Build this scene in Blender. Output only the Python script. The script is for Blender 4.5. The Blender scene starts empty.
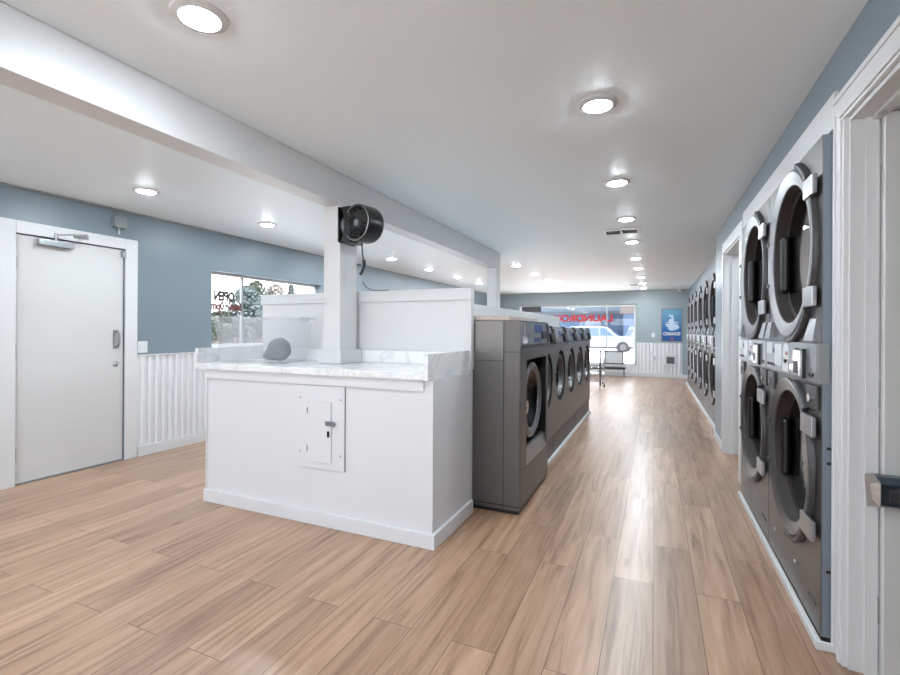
import bpy, bmesh, math, random
from mathutils import Vector, Matrix
PI = math.pi
random.seed(7)
S = bpy.context.scene
COL = S.collection

# ------------------------------------------------------------------ materials
def lin(r, g, b):
    f = lambda c: (c/255/12.92) if c/255 <= 0.04045 else ((c/255+0.055)/1.055)**2.4
    return (f(r), f(g), f(b), 1)

def pbr(name, rgb, rough=.5, metal=0., spec=.5, bump=0., bscale=60., var=0., vscale=3., coat=0.):
    m = bpy.data.materials.new(name); m.use_nodes = True
    nt = m.node_tree; b = nt.nodes['Principled BSDF']
    c = lin(*rgb)
    b.inputs['Base Color'].default_value = c
    b.inputs['Roughness'].default_value = rough
    b.inputs['Metallic'].default_value = metal
    b.inputs['Specular IOR Level'].default_value = spec
    b.inputs['Coat Weight'].default_value = coat
    tc = nt.nodes.new('ShaderNodeTexCoord')
    if var > 0:
        n = nt.nodes.new('ShaderNodeTexNoise'); n.inputs['Scale'].default_value = vscale
        n.inputs['Detail'].default_value = 4
        nt.links.new(tc.outputs['Object'], n.inputs['Vector'])
        mx = nt.nodes.new('ShaderNodeMixRGB')
        mx.inputs[1].default_value = tuple(x*(1-var) for x in c[:3])+(1,)
        mx.inputs[2].default_value = tuple(min(1, x*(1+var)) for x in c[:3])+(1,)
        nt.links.new(n.outputs['Fac'], mx.inputs[0]); nt.links.new(mx.outputs[0], b.inputs['Base Color'])
    if bump > 0:
        n = nt.nodes.new('ShaderNodeTexNoise'); n.inputs['Scale'].default_value = bscale
        n.inputs['Detail'].default_value = 3
        nt.links.new(tc.outputs['Object'], n.inputs['Vector'])
        bp = nt.nodes.new('ShaderNodeBump'); bp.inputs['Strength'].default_value = bump
        bp.inputs['Distance'].default_value = .01
        nt.links.new(n.outputs['Fac'], bp.inputs['Height']); nt.links.new(bp.outputs[0], b.inputs['Normal'])
    return m

def emit(name, rgb, strength):
    m = bpy.data.materials.new(name); m.use_nodes = True
    nt = m.node_tree; nt.nodes.clear()
    e = nt.nodes.new('ShaderNodeEmission'); o = nt.nodes.new('ShaderNodeOutputMaterial')
    e.inputs[0].default_value = rgb; e.inputs[1].default_value = strength
    nt.links.new(e.outputs[0], o.inputs[0]); return m

def thin_glass(name, tint=(1, 1, 1, 1), rough=.02, ior=1.45, milk=0., milk_rgb=(.9, .9, .92, 1)):
    m = bpy.data.materials.new(name); m.use_nodes = True
    nt = m.node_tree; nt.nodes.clear()
    o = nt.nodes.new('ShaderNodeOutputMaterial')
    t = nt.nodes.new('ShaderNodeBsdfTransparent'); t.inputs[0].default_value = tint
    g = nt.nodes.new('ShaderNodeBsdfGlossy'); g.inputs['Roughness'].default_value = rough
    f = nt.nodes.new('ShaderNodeFresnel')
    gb = nt.nodes.new('ShaderNodeNewGeometry'); mi = nt.nodes.new('ShaderNodeMix')   # same reflectance on both sides of a pane
    mi.inputs[2].default_value = ior; mi.inputs[3].default_value = 1/ior
    nt.links.new(gb.outputs['Backfacing'], mi.inputs[0]); nt.links.new(mi.outputs[0], f.inputs[0])
    base = t.outputs[0]
    if milk > 0:
        d = nt.nodes.new('ShaderNodeBsdfDiffuse'); d.inputs[0].default_value = milk_rgb
        tl = nt.nodes.new('ShaderNodeBsdfTranslucent'); tl.inputs[0].default_value = milk_rgb
        a = nt.nodes.new('ShaderNodeMixShader'); a.inputs[0].default_value = .5
        nt.links.new(d.outputs[0], a.inputs[1]); nt.links.new(tl.outputs[0], a.inputs[2])
        b = nt.nodes.new('ShaderNodeMixShader'); b.inputs[0].default_value = milk
        nt.links.new(t.outputs[0], b.inputs[1]); nt.links.new(a.outputs[0], b.inputs[2])
        base = b.outputs[0]
    mx = nt.nodes.new('ShaderNodeMixShader')
    nt.links.new(f.outputs[0], mx.inputs[0]); nt.links.new(base, mx.inputs[1]); nt.links.new(g.outputs[0], mx.inputs[2])
    nt.links.new(mx.outputs[0], o.inputs[0]); return m

def wood_floor():
    m = bpy.data.materials.new('oak_laminate'); m.use_nodes = True
    nt = m.node_tree; N = nt.nodes; L = nt.links; b = N['Principled BSDF']
    tc = N.new('ShaderNodeTexCoord')
    mp = N.new('ShaderNodeMapping'); mp.inputs['Rotation'].default_value = (0, 0, PI/2)
    L.new(tc.outputs['Object'], mp.inputs[0])
    br = N.new('ShaderNodeTexBrick'); br.offset = .37; br.offset_frequency = 2; br.squash = 1
    br.inputs['Color1'].default_value = (0, 0, 0, 1); br.inputs['Color2'].default_value = (1, 1, 1, 1)
    br.inputs['Mortar'].default_value = (.5, .5, .5, 1)
    br.inputs['Scale'].default_value = 1; br.inputs['Mortar Size'].default_value = .0016
    br.inputs['Mortar Smooth'].default_value = .1; br.inputs['Bias'].default_value = 0
    br.inputs['Brick Width'].default_value = 1.28; br.inputs['Row Height'].default_value = .19
    L.new(mp.outputs[0], br.inputs[0])
    # shift the grain by plank
    sh = N.new('ShaderNodeVectorMath'); sh.operation = 'MULTIPLY_ADD'
    L.new(br.outputs['Color'], sh.inputs[0]); sh.inputs[1].default_value = (17, 31, 7)
    L.new(mp.outputs[0], sh.inputs[2])
    gm = N.new('ShaderNodeMapping'); gm.inputs['Scale'].default_value = (1.0, 15, 1)
    L.new(sh.outputs[0], gm.inputs[0])
    g1 = N.new('ShaderNodeTexNoise'); g1.inputs['Scale'].default_value = 1.6; g1.inputs['Detail'].default_value = 8
    g1.inputs['Roughness'].default_value = .62; g1.inputs['Distortion'].default_value = .6
    L.new(gm.outputs[0], g1.inputs['Vector'])
    cr = N.new('ShaderNodeValToRGB'); e = cr.color_ramp.elements
    e[0].position = .28; e[0].color = lin(122, 90, 69); e[1].position = .72; e[1].color = lin(188, 155, 129)
    x = e.new(.5); x.color = lin(170, 135, 108)
    L.new(g1.outputs['Fac'], cr.inputs[0])
    # plank tone
    tone = N.new('ShaderNodeValToRGB'); t = tone.color_ramp.elements
    t[0].color = (.78, .74, .71, 1); t[1].color = (1.08, 1.07, 1.06, 1)
    L.new(br.outputs['Color'], tone.inputs[0])
    mul = N.new('ShaderNodeMixRGB'); mul.blend_type = 'MULTIPLY'; mul.inputs[0].default_value = 1
    L.new(cr.outputs[0], mul.inputs[1]); L.new(tone.outputs[0], mul.inputs[2])
    # knots
    km = N.new('ShaderNodeMapping'); km.inputs['Scale'].default_value = (.85, 2.9, 1)
    L.new(sh.outputs[0], km.inputs[0])
    vo = N.new('ShaderNodeTexVoronoi'); kd = N.new('ShaderNodeTexNoise'); kd.inputs['Scale'].default_value = 9; vo.inputs['Scale'].default_value = 1.0
    kv = N.new('ShaderNodeVectorMath'); kv.operation = 'MULTIPLY_ADD'; kv.inputs[1].default_value = (.09, .09, 0)
    L.new(sh.outputs[0], kd.inputs['Vector']); L.new(kd.outputs['Color'], kv.inputs[0]); L.new(km.outputs[0], kv.inputs[2]); L.new(kv.outputs[0], vo.inputs['Vector'])
    kr = N.new('ShaderNodeValToRGB'); k = kr.color_ramp.elements
    k[0].position = .012; k[0].color = (.4, .31, .25, 1); k[1].position = .055; k[1].color = (1, 1, 1, 1)
    L.new(vo.outputs['Distance'], kr.inputs[0])
    mk = N.new('ShaderNodeMixRGB'); mk.blend_type = 'MULTIPLY'; mk.inputs[0].default_value = .9
    L.new(mul.outputs[0], mk.inputs[1]); L.new(kr.outputs[0], mk.inputs[2])
    sm = N.new('ShaderNodeMixRGB'); L.new(br.outputs['Fac'], sm.inputs[0])
    L.new(mk.outputs[0], sm.inputs[1]); sm.inputs[2].default_value = lin(98, 70, 53)
    L.new(sm.outputs[0], b.inputs['Base Color'])
    b.inputs['Roughness'].default_value = .40
    b.inputs['Coat Weight'].default_value = .55; b.inputs['Coat Roughness'].default_value = .25; b.inputs['Coat IOR'].default_value = 1.5
    b.inputs['Specular IOR Level'].default_value = .45
    return m

def marble():
    m = bpy.data.materials.new('white_marble'); m.use_nodes = True
    nt = m.node_tree; N = nt.nodes; L = nt.links; b = N['Principled BSDF']
    tc = N.new('ShaderNodeTexCoord')
    n = N.new('ShaderNodeTexNoise'); n.inputs['Scale'].default_value = 3.2; n.inputs['Detail'].default_value = 5
    n.inputs['Distortion'].default_value = 1.2
    L.new(tc.outputs['Object'], n.inputs['Vector'])
    r = N.new('ShaderNodeValToRGB'); e = r.color_ramp.elements
    e[0].position = .44; e[0].color = lin(242, 242, 243); e[1].position = .56; e[1].color = lin(242, 242, 243)
    x = e.new(.5); x.color = lin(226, 227, 229)
    L.new(n.outputs['Fac'], r.inputs[0]); L.new(r.outputs[0], b.inputs['Base Color'])
    b.inputs['Roughness'].default_value = .22
    return m

def brushed(name, rgb, rough=.32, metal=.9, axis=2):
    m = pbr(name, rgb, rough, metal)
    nt = m.node_tree; N = nt.nodes; L = nt.links; b = N['Principled BSDF']
    tc = N.new('ShaderNodeTexCoord'); mp = N.new('ShaderNodeMapping')
    sc = [3, 3, 3]; sc[axis] = 220; mp.inputs['Scale'].default_value = sc
    L.new(tc.outputs['Object'], mp.inputs[0])
    n = N.new('ShaderNodeTexNoise'); n.inputs['Scale'].default_value = 1.; n.inputs['Detail'].default_value = 2
    L.new(mp.outputs[0], n.inputs['Vector'])
    r = N.new('ShaderNodeMapRange'); r.inputs['To Min'].default_value = rough-.06; r.inputs['To Max'].default_value = rough+.1
    L.new(n.outputs['Fac'], r.inputs[0]); L.new(r.outputs[0], b.inputs['Roughness'])
    return m

M = dict(
    white=pbr('white_paint', (217, 216, 216), .42, bump=.05, bscale=90),
    trim=pbr('white_gloss_trim', (214, 214, 215), .34),
    door=pbr('door_white', (204, 203, 202), .42, var=.03, vscale=2),
    counterw=pbr('counter_white', (225, 225, 228), .4),
    ceil=pbr('ceiling_white', (244, 251, 255), .48, bump=.12, bscale=25, var=.01),
    blue=pbr('blue_grey_paint', (117, 130, 140), .38, bump=.08, bscale=70),
    corr=pbr('white_corrugated_metal', (228, 229, 231), .36, metal=.0),
    blue_lit=pbr('blue_grey_paint_lit', (156, 168, 173), .38, bump=.08, bscale=70),  # lighter copy of the blue-grey paint, end-wall brightness put into the colour
    floor=wood_floor(), marble=marble(),
    lamp=emit('lamp_glow', (.83, .93, 1, 1), 290),
    body=brushed('machine_grey_steel', (98, 95, 93), .42, .5),
    body2=brushed('machine_front_steel', (104, 101, 100), .33, .7),
    silver=brushed('silver_steel', (172, 172, 176), .3, .85),
    ring=pbr('door_ring_silver', (128, 127, 129), .3, .75),
    chrome=pbr('chrome', (205, 207, 210), .15, 1.),
    dark=pbr('dark_grey_plastic', (58, 58, 60), .4),
    black=pbr('black_plastic', (18, 18, 19), .38),
    rubber=pbr('black_rubber', (24, 24, 25), .7),
    fanblack=pbr('fan_black', (9, 9, 10), .3), drum=brushed('drum_steel', (150, 148, 142), .35, .8),
    maroon=pbr('dark_brown_gasket', (44, 36, 34), .6),  # dark brown lining of the dryer door wells
    panel=pbr('control_silver', (140, 142, 146), .34, .6),
    label=pbr('label_white', (214, 216, 218), .5),
    red=pbr('label_red', (176, 60, 50), .4),
    blueprint=pbr('label_blue', (58, 78, 128), .4),
    side=pbr('blue_grey_side', (122, 131, 142), .4, .3), gask=pbr('grey_gasket', (70, 70, 72), .45),
    pane=thin_glass('window_glass'),
    dring=pbr('dark_door_ring', (92, 91, 92), .36, .6), wglass=thin_glass('washer_door_glass', (.3, .3, .31, 1), .05, 1.45), dglass=thin_glass('tinted_door_glass', (.5, .5, .51, 1), .03, 2.1),
    tote=thin_glass('frosted_plastic', (.95, .95, .96, 1), .2, 1.4, .24, (.86, .86, .88, 1)),
    cloth=pbr('grey_cloth', (104, 106, 118), .95, bump=.5, bscale=60, var=.15, vscale=14),
    alu=pbr('aluminium', (168, 170, 172), .32, .85),
    galv=pbr('galvanised', (140, 143, 144), .45, .5),
    brown=pbr('pale_wood_strip', (190, 174, 166), .55, var=.12, vscale=8),
    bronze=pbr('push_bar_steel', (86, 96, 108), .28, .8),
    worn=pbr('worn_chrome', (178, 172, 166), .3, .9, var=.4, vscale=60),
    vinyl_red=pbr('red_vinyl', (206, 44, 38), .4),
    vinyl_maroon=pbr('maroon_vinyl', (104, 44, 40), .5),
    vinyl_dark=pbr('dark_vinyl', (58, 42, 44), .5),
    # outside
    pave=pbr('pale_pavement', (222, 222, 222), .85, var=.05, vscale=.6),
    bark=pbr('bark', (64, 58, 54), .9), leaf=pbr('leaf_green', (54, 64, 54), .8, var=.25, vscale=2),
    leaf2=pbr('conifer_green', (56, 68, 68), .8, var=.2, vscale=2), leaf3=pbr('bare_twig', (104, 100, 98), .9),
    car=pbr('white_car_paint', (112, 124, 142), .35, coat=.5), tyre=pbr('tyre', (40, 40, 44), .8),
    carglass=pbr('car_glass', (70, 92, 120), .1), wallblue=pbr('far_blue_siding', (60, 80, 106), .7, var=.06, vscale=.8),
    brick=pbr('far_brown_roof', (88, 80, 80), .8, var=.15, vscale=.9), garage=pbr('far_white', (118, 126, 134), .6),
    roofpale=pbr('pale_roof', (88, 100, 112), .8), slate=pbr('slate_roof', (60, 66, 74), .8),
)

# ------------------------------------------------------------------ mesh builder
class MB:
    def __init__(s): s.bm = bmesh.new()
    def box(s, x0, x1, y0, y1, z0, z1, bev=0., seg=2):
        vs = [s.bm.verts.new(p) for p in ((x0,y0,z0),(x1,y0,z0),(x1,y1,z0),(x0,y1,z0),(x0,y0,z1),(x1,y0,z1),(x1,y1,z1),(x0,y1,z1))]
        fs = [s.bm.faces.new([vs[i] for i in q]) for q in ((0,3,2,1),(4,5,6,7),(0,1,5,4),(1,2,6,5),(2,3,7,6),(3,0,4,7))]
        if bev > 0:
            es = list({e for f in fs for e in f.edges})
            bmesh.ops.bevel(s.bm, geom=es, offset=bev, segments=seg, profile=.5, affect='EDGES')
        return s
    def hexa(s, pts):   # 8 arbitrary corners, same order as box
        vs = [s.bm.verts.new(p) for p in pts]
        for q in ((0,3,2,1),(4,5,6,7),(0,1,5,4),(1,2,6,5),(2,3,7,6),(3,0,4,7)): s.bm.faces.new([vs[i] for i in q])
        return s
    def prism(s, poly, axis, lo, hi, bev=0.):
        def P(a, b, c): return {'x': (c, a, b), 'y': (a, c, b), 'z': (a, b, c)}[axis]
        A = [s.bm.verts.new(P(a, b, lo)) for a, b in poly]; B = [s.bm.verts.new(P(a, b, hi)) for a, b in poly]
        n = len(poly); fs = [s.bm.faces.new(A[::-1]), s.bm.faces.new(B)]
        for i in range(n): fs.append(s.bm.faces.new((A[i], A[(i+1) % n], B[(i+1) % n], B[i])))
        if bev > 0:
            es = list({e for f in fs for e in f.edges})
            bmesh.ops.bevel(s.bm, geom=es, offset=bev, segments=2, profile=.5, affect='EDGES')
        return s
    def frame(s, d):
        d = Vector(d).normalized(); u = d.orthogonal().normalized(); v = d.cross(u); return d, u, v
    def lathe(s, prof, o, d, n=32, close=False, a0=0., a1=2*PI, up=None):
        d = Vector(d).normalized(); o = Vector(o)
        u = (Vector(up)-d*Vector(up).dot(d)).normalized() if up is not None else d.orthogonal().normalized()
        v = d.cross(u); full = abs(a1-a0-2*PI) < 1e-6
        m = n if full else n+1; rings = []
        for r, h in prof:
            if r < 1e-6: rings.append([s.bm.verts.new(o+d*h)])
            else: rings.append([s.bm.verts.new(o+d*h+(u*math.cos(a0+(a1-a0)*i/n)+v*math.sin(a0+(a1-a0)*i/n))*r) for i in range(m)])
        pairs = list(zip(rings[:-1], rings[1:]))
        if close: pairs.append((rings[-1], rings[0]))
        for A, B in pairs:
            for i in range(n):
                j = (i+1) % m
                if len(A) == 1 and len(B) == 1: continue
                if len(A) == 1: s.bm.faces.new((A[0], B[j], B[i]))
                elif len(B) == 1: s.bm.faces.new((A[i], A[j], B[0]))
                else: s.bm.faces.new((A[i], A[j], B[j], B[i]))
        if not full and close:
            s.bm.faces.new([R[0] for R in rings]); s.bm.faces.new([R[-1] for R in rings][::-1])
        return s
    def cyl(s, p0, p1, r, r2=None, n=20):
        p0 = Vector(p0); p1 = Vector(p1); L = (p1-p0).length
        return s.lathe([(0, 0), (r, 0), (r if r2 is None else r2, L), (0, L)], p0, p1-p0, n)
    def tube(s, pts, r, n=8):
        pts = [Vector(p) for p in pts]; rings = []; pu = None
        for i, p in enumerate(pts):
            t = (pts[min(i+1, len(pts)-1)]-pts[max(i-1, 0)]).normalized()
            u = t.orthogonal().normalized() if pu is None else (pu-t*pu.dot(t)).normalized()
            pu = u; v = t.cross(u)
            rings.append([s.bm.verts.new(p+(u*math.cos(2*PI*k/n)+v*math.sin(2*PI*k/n))*r) for k in range(n)])
        for A, B in zip(rings[:-1], rings[1:]):
            for k in range(n): s.bm.faces.new((A[k], A[(k+1) % n], B[(k+1) % n], B[k]))
        s.bm.faces.new(rings[0][::-1]); s.bm.faces.new(rings[-1]); return s
    def ball(s, c, r, sc=(1, 1, 1), jit=0., sub=3):
        R = bmesh.ops.create_icosphere(s.bm, subdivisions=sub, radius=1.)
        for v in R['verts']:
            k = 1+jit*(math.sin(v.co.x*7+v.co.y*5)*math.cos(v.co.z*6+v.co.x*3)+.5*math.sin(v.co.y*13+v.co.z*11))
            v.co = Vector((c[0]+v.co.x*r*sc[0]*k, c[1]+v.co.y*r*sc[1]*k, c[2]+v.co.z*r*sc[2]*k))
        return s
    def plate_hole(s, x0, x1, z0, z1, y, cx, cz, r, n=48, back=None, pr=None):
        # flat plate in the xz plane at depth y with a round hole (pr = squareness)
        def edge(a):
            c, q = math.cos(a), math.sin(a); t = 1e9
            if c > 1e-9: t = min(t, (x1-cx)/c)
            if c < -1e-9: t = min(t, (x0-cx)/c)
            if q > 1e-9: t = min(t, (z1-cz)/q)
            if q < -1e-9: t = min(t, (z0-cz)/q)
            return (cx+t*c, cz+t*q)
        angs = sorted([2*PI*i/n for i in range(n)]+[math.atan2(b-cz, a-cx) % (2*PI) for a in (x0, x1) for b in (z0, z1)])
        I = [s.bm.verts.new((cx+r*math.cos(a), y, cz+r*math.sin(a))) for a in angs]
        O = []
        for a in angs:
            p = edge(a); O.append(s.bm.verts.new((p[0], y, p[1])))
        k = len(angs)
        for i in range(k): s.bm.faces.new((I[i], O[i], O[(i+1) % k], I[(i+1) % k]))
        return s
    def build(s, name, mat, parent=None, loc=None, smooth=True, angle=32):
        bm = s.bm
        bmesh.ops.recalc_face_normals(bm, faces=bm.faces)
        if smooth:
            lim = math.radians(angle)
            for f in bm.faces: f.smooth = True
            for e in bm.edges:
                if len(e.link_faces) == 2:
                    try: e.smooth = e.calc_face_angle() < lim
                    except ValueError: e.smooth = False
        me = bpy.data.meshes.new(name)
        if loc is not None:
            bmesh.ops.translate(bm, verts=bm.verts, vec=-Vector(loc))
        bm.to_mesh(me); bm.free()
        for mm in (mat if isinstance(mat, (list, tuple)) else [mat]): me.materials.append(mm)
        o = bpy.data.objects.new(name, me); COL.objects.link(o)
        if smooth:
            wm = o.modifiers.new('weighted_normal', 'WEIGHTED_NORMAL'); wm.keep_sharp = True
        if parent is not None: o.parent = parent
        if loc is not None: o.location = loc
        return o

def tag(o, label, cat, group=None, kind=None):
    o['label'] = label; o['category'] = cat
    if group: o['group'] = group
    if kind: o['kind'] = kind
    return o
def thing(name, label, cat, loc=(0, 0, 0), rz=0., group=None, kind=None):
    o = bpy.data.objects.new(name, None); COL.objects.link(o); o.empty_display_size = .1
    o.location = loc; o.rotation_euler = (0, 0, rz)
    return tag(o, label, cat, group, kind)
def dup(root, loc, rz, label):
    r = root.copy(); COL.objects.link(r); r.location = loc; r.rotation_euler = (0, 0, rz); r['label'] = label
    for ch in list(root.children):
        c = ch.copy(); COL.objects.link(c); c.parent = r
        for g in list(ch.children):
            d = g.copy(); COL.objects.link(d); d.parent = c
    return r
def struct(mb, name, mat, label, cat, loc=None):
    return tag(mb.build(name, mat, None, loc), label, cat, None, 'structure')
def text(name, body, size, mat, parent, mtx, extrude=.001, sx=1., bold=0., xfit=None):
    cu = bpy.data.curves.new(name, 'FONT'); cu.body = body; cu.size = size; cu.extrude = extrude
    cu.align_x = 'CENTER'; cu.align_y = 'CENTER'; cu.offset = bold; cu.resolution_u = 3
    t = bpy.data.objects.new(name, cu); COL.objects.link(t)
    dg = bpy.context.evaluated_depsgraph_get(); dg.update()
    me = bpy.data.meshes.new_from_object(t.evaluated_get(dg))
    bpy.data.objects.remove(t); bpy.data.curves.remove(cu)
    if xfit:
        w = max(v.co.x for v in me.vertices)-min(v.co.x for v in me.vertices); sx = xfit/w
    me.transform(mtx @ Matrix.Diagonal((sx, 1, 1, 1)))
    me.materials.clear(); me.materials.append(mat); me.name = name
    o = bpy.data.objects.new(name, me); COL.objects.link(o)
    if parent is not None: o.parent = parent
    return o

# ------------------------------------------------------------------ camera
cam = bpy.data.cameras.new('camera'); co = bpy.data.objects.new('camera', cam); COL.objects.link(co)
F = 463.36; A = math.atan(204.44/F)
cam.sensor_width = 36; cam.lens = F*36/900; cam.shift_y = -(337.5-330.66)/900; cam.clip_start = .02; cam.clip_end = 400
co.matrix_world = Matrix.Translation((0, 0, 1.2786)) @ Matrix.Rotation(A, 4, 'Z') @ Matrix.Rotation(PI/2, 4, 'X') @ Matrix.Rotation(.00432, 4, 'Z')
S.camera = co

# ------------------------------------------------------------------ room shell
XL, XR, YB, YF, H = -4.75, .68, 14.2, -2.6, 2.44
struct(MB().box(XL-.15, 2.1, YF-.15, YB+.15, -.12, 0), 'floor', M['floor'], 'oak plank laminate floor running the length of the laundromat', 'floor')
struct(MB().box(XL-.15, 2.1, YF-.15, YB+.15, H, H+.15), 'ceiling', M['ceil'], 'smooth white ceiling with rows of recessed lights', 'ceiling')
# left wall, with door and window openings
DY0, DY1, DZ = 2.015, 2.865, 2.06
WY0, WY1, WZ0, WZ1 = 3.84, 5.79, 1.07, 1.975
w = MB()
w.box(XL-.15, XL, YF-.15, DY0, 0, H); w.box(XL-.15, XL, DY0, DY1, DZ, H); w.box(XL-.15, XL, DY1, WY0, 0, H)
w.box(XL-.15, XL, WY0, WY1, 0, WZ0); w.box(XL-.15, XL, WY0, WY1, WZ1, H); w.box(XL-.15, XL, WY1, 8.6, 0, H); w.box(XL-.15, XL, 8.6, 12.2, 0, WZ0); w.box(XL-.15, XL, 8.6, 12.2, WZ1, H); w.box(XL-.15, XL, 12.2, YB+.15, 0, H)
struct(w, 'wall_left', M['blue'], 'blue-grey painted wall on the left', 'wall')
# back wall with big shop window
BX0, BX1, BZ0, BZ1 = -3.9, -.485, .32, 2.06
w = MB()
w.box(XL-.15, BX0, YB, YB+.15, 0, H); w.box(BX1, 2.1, YB, YB+.15, 0, H)
w.box(BX0, BX1, YB, YB+.15, 0, BZ0); w.box(BX0, BX1, YB, YB+.15, BZ1, H)
struct(w, 'wall_back', M['blue_lit'], 'blue-grey end wall with the wide shop window', 'wall')
# front wall, behind the camera
w = MB(); w.box(XL-.15, -4.2, YF-.15, YF, 0, H); w.box(.2, 2.1, YF-.15, YF, 0, H); w.box(-4.2, .2, YF-.15, YF, 0, .55); w.box(-4.2, .2, YF-.15, YF, 2.15, H)
struct(w, 'wall_front', M['white'], 'white wall with an added fill window behind the viewer', 'wall')
wn = thing('added_window_3', 'unseen window added behind the viewer for fill daylight', 'window', (-2, YF, 0), 0, None, 'structure')  # added window, out of view, lets fill daylight in from behind the camera
f = MB(); f.box(-2.2, -2.15, -.12, -.05, .55, 2.15); f.box(2.15, 2.2, -.12, -.05, .55, 2.15); f.box(-2.15, 2.15, -.12, -.05, .55, .6); f.box(-2.15, 2.15, -.12, -.05, 2.1, 2.15); f.box(-.03, .03, -.12, -.05, .6, 2.1)
f.build('window_frame', M['trim'], wn)
MB().box(-2.16, 2.16, -.09, -.086, .59, 2.11).build('glass_pane', M['pane'], wn)
# right wall: door, dryer niche, doorway, pier, stepped part over the far dryers
NY0, NY1, NZ = 2.335, 4.235, 2.10
OY0, OY1, OZ = 4.62, 5.66, 2.11
D3 = 2.235
w = MB()
T = .15
w.box(XR, XR+T, YF-.15, 1.3, 0, H); w.box(XR, XR+T, 1.3, D3, 2.10, H); w.box(XR, XR+T, D3, NY0, 0, H)
w.box(XR, XR+T, NY0, NY1, NZ, H); w.box(XR, XR+T, NY1, OY0, 0, H); w.box(XR, XR+T, OY0, OY1, OZ, H)
w.box(XR, XR+T, OY1, 6.47, 0, H); w.box(.765, .99, 6.47, 6.872, 0, 2.09)
w.box(.84, .99, 6.47, 12.80, 2.09, H); w.box(.84, .99, 12.80, YB, 0, H)
struct(w, 'wall_right', M['blue'], 'blue-grey wall on the right holding the dryers', 'wall')
struct(MB().box(1.95, 2.1, YF, YB, 0, H), 'wall_utility', M['white'], 'white rear wall of the room behind the dryers', 'wall')

# beam and columns
struct(MB().box(-2.27, -2.12, YF, 6.67, 2.205, H-.001, .004), 'ceiling_beam', M['white'], 'white boxed ceiling beam running away from the viewer', 'beam')
c = thing('support_column', 'square white column rising from the counter to the beam', 'column', (-2.195, 2.9, 0), 0, None, 'structure')
MB().box(-.075, .075, -.105, .105, 1.034, 2.205, .004).build('shaft', M['white'], c)
MB().box(-.112, .105, -.135, .135, 1.032, 1.135, .004).build('plinth', M['trim'], c)
c = thing('support_column', 'white column at the far end of the beam behind the washers', 'column', (-2.195, 6.58, 0), 0, None, 'structure')
MB().box(-.075, .075, -.09, .09, 1.515, 2.205, .004).build('shaft', M['white'], c)

# half wall and bulkhead behind the washers
hw = thing('half_wall', 'white half wall standing behind the marble counter', 'partition', (-2.18, 3.09, 0), 0, None, 'structure')
MB().box(-.985, .985, -.015, .025, 0, 1.50).build('panel', M['white'], hw)
MB().box(-.995, .992, -.026, .036, 1.50, 1.585, .004).build('cap_trim', M['trim'], hw)
MB().box(.965, .992, -.024, .034, 1.0, 1.50, .003).build('end_trim', M['trim'], hw)
struct(MB().box(-2.95, -1.42, 3.14, 7.66, 0, 1.51, .006), 'bulkhead', M['white'], 'long white service bulkhead behind the row of washers', 'bulkhead')

# wainscot
def corrug(y0, y1, pitch, depth, along, fixed, z0, z1, holes=()):
    # ribbed sheet: narrow raised ribs on a flat ground; along = 'y' on the left wall, 'x' on the back wall
    prof = []; n = int((y1-y0)/pitch)
    for i in range(n+1):
        a = y0+i*pitch
        prof += [(a, 0), (a+pitch*.50, 0), (a+pitch*.60, depth), (a+pitch*.84, depth), (a+pitch*.94, 0)]
    prof = [p for p in prof if p[0] < y1]+[(y1, 0)]
    m = MB()
    for (a, d), (b, e) in zip(prof[:-1], prof[1:]):
        mid = (a+b)/2; zt = z1
        for h0, h1, hz in holes:
            if h0 < mid < h1: zt = hz
        if along == 'y': q = [(fixed+d, a, z0), (fixed+e, b, z0), (fixed+e, b, zt), (fixed+d, a, zt)]; bk = fixed-.0
        else: q = [(a, fixed-d, z0), (b, fixed-e, z0), (b, fixed-e, zt), (a, fixed-d, zt)]
        m.bm.faces.new([m.bm.verts.new(p) for p in q])
        if d > 0 or e > 0:   # close the top of the rib
            if along == 'y': t = [(fixed+d, a, zt), (fixed+e, b, zt), (fixed-.003, b, zt), (fixed-.003, a, zt)]
            else: t = [(a, fixed-d, zt), (b, fixed-e, zt), (b, fixed+.003, zt), (a, fixed+.003, zt)]
            m.bm.faces.new([m.bm.verts.new(p) for p in t])
    bmesh.ops.remove_doubles(m.bm, verts=m.bm.verts, dist=1e-5)
    return m
o = corrug(2.985, YB-.02, .0715, .026, 'y', XL+.004, .105, 1.012).build('wainscot_left', M['corr'], None, None, False)
tag(o, 'white ribbed metal wainscot along the left wall', 'wainscot', None, 'structure')
o = corrug(XL+.03, .70, .098, .028, 'x', YB-.004, .10, .965, [(BX0-.01, BX1+.01, BZ0)]).build('wainscot_back', M['corr'], None, None, False)
tag(o, 'white ribbed metal wainscot under the back window', 'wainscot', None, 'structure')
struct(MB().box(XL, XL+.034, 2.985, YB, 0, .105, .003), 'baseboard_left', M['trim'], 'white baseboard below the ribbed wainscot on the left wall', 'baseboard')
struct(MB().box(XL+.03, .84, YB-.036, YB, 0, .10, .003), 'baseboard_back', M['trim'], 'white baseboard along the end wall', 'baseboard')
struct(MB().box(XL+.002, XL+.034, 2.985, WY0+.02, 1.012, 1.024, .002), 'trim_1', M['trim'], 'thin white cap strip on the left wainscot', 'trim')
struct(MB().box(.664, XR-.001, 2.345, 4.48, 2.112, 2.258, .003), 'trim_2', M['trim'], 'white header board above the two near dryer stacks', 'trim')
b = MB().box(.60, .622, NY0-.012, NY1, 0, .032, .003); b.box(.60, XR-.002, NY0-.03, NY0-.012, 0, .032, .003)
struct(b, 'baseboard_right', M['trim'], 'low white strip on the floor along the near dryers', 'baseboard')
struct(MB().box(.715, .742, 6.48, 12.8, 0, .05, .003), 'trim_3', M['trim'], 'low white strip on the floor along the far dryers', 'trim')
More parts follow.
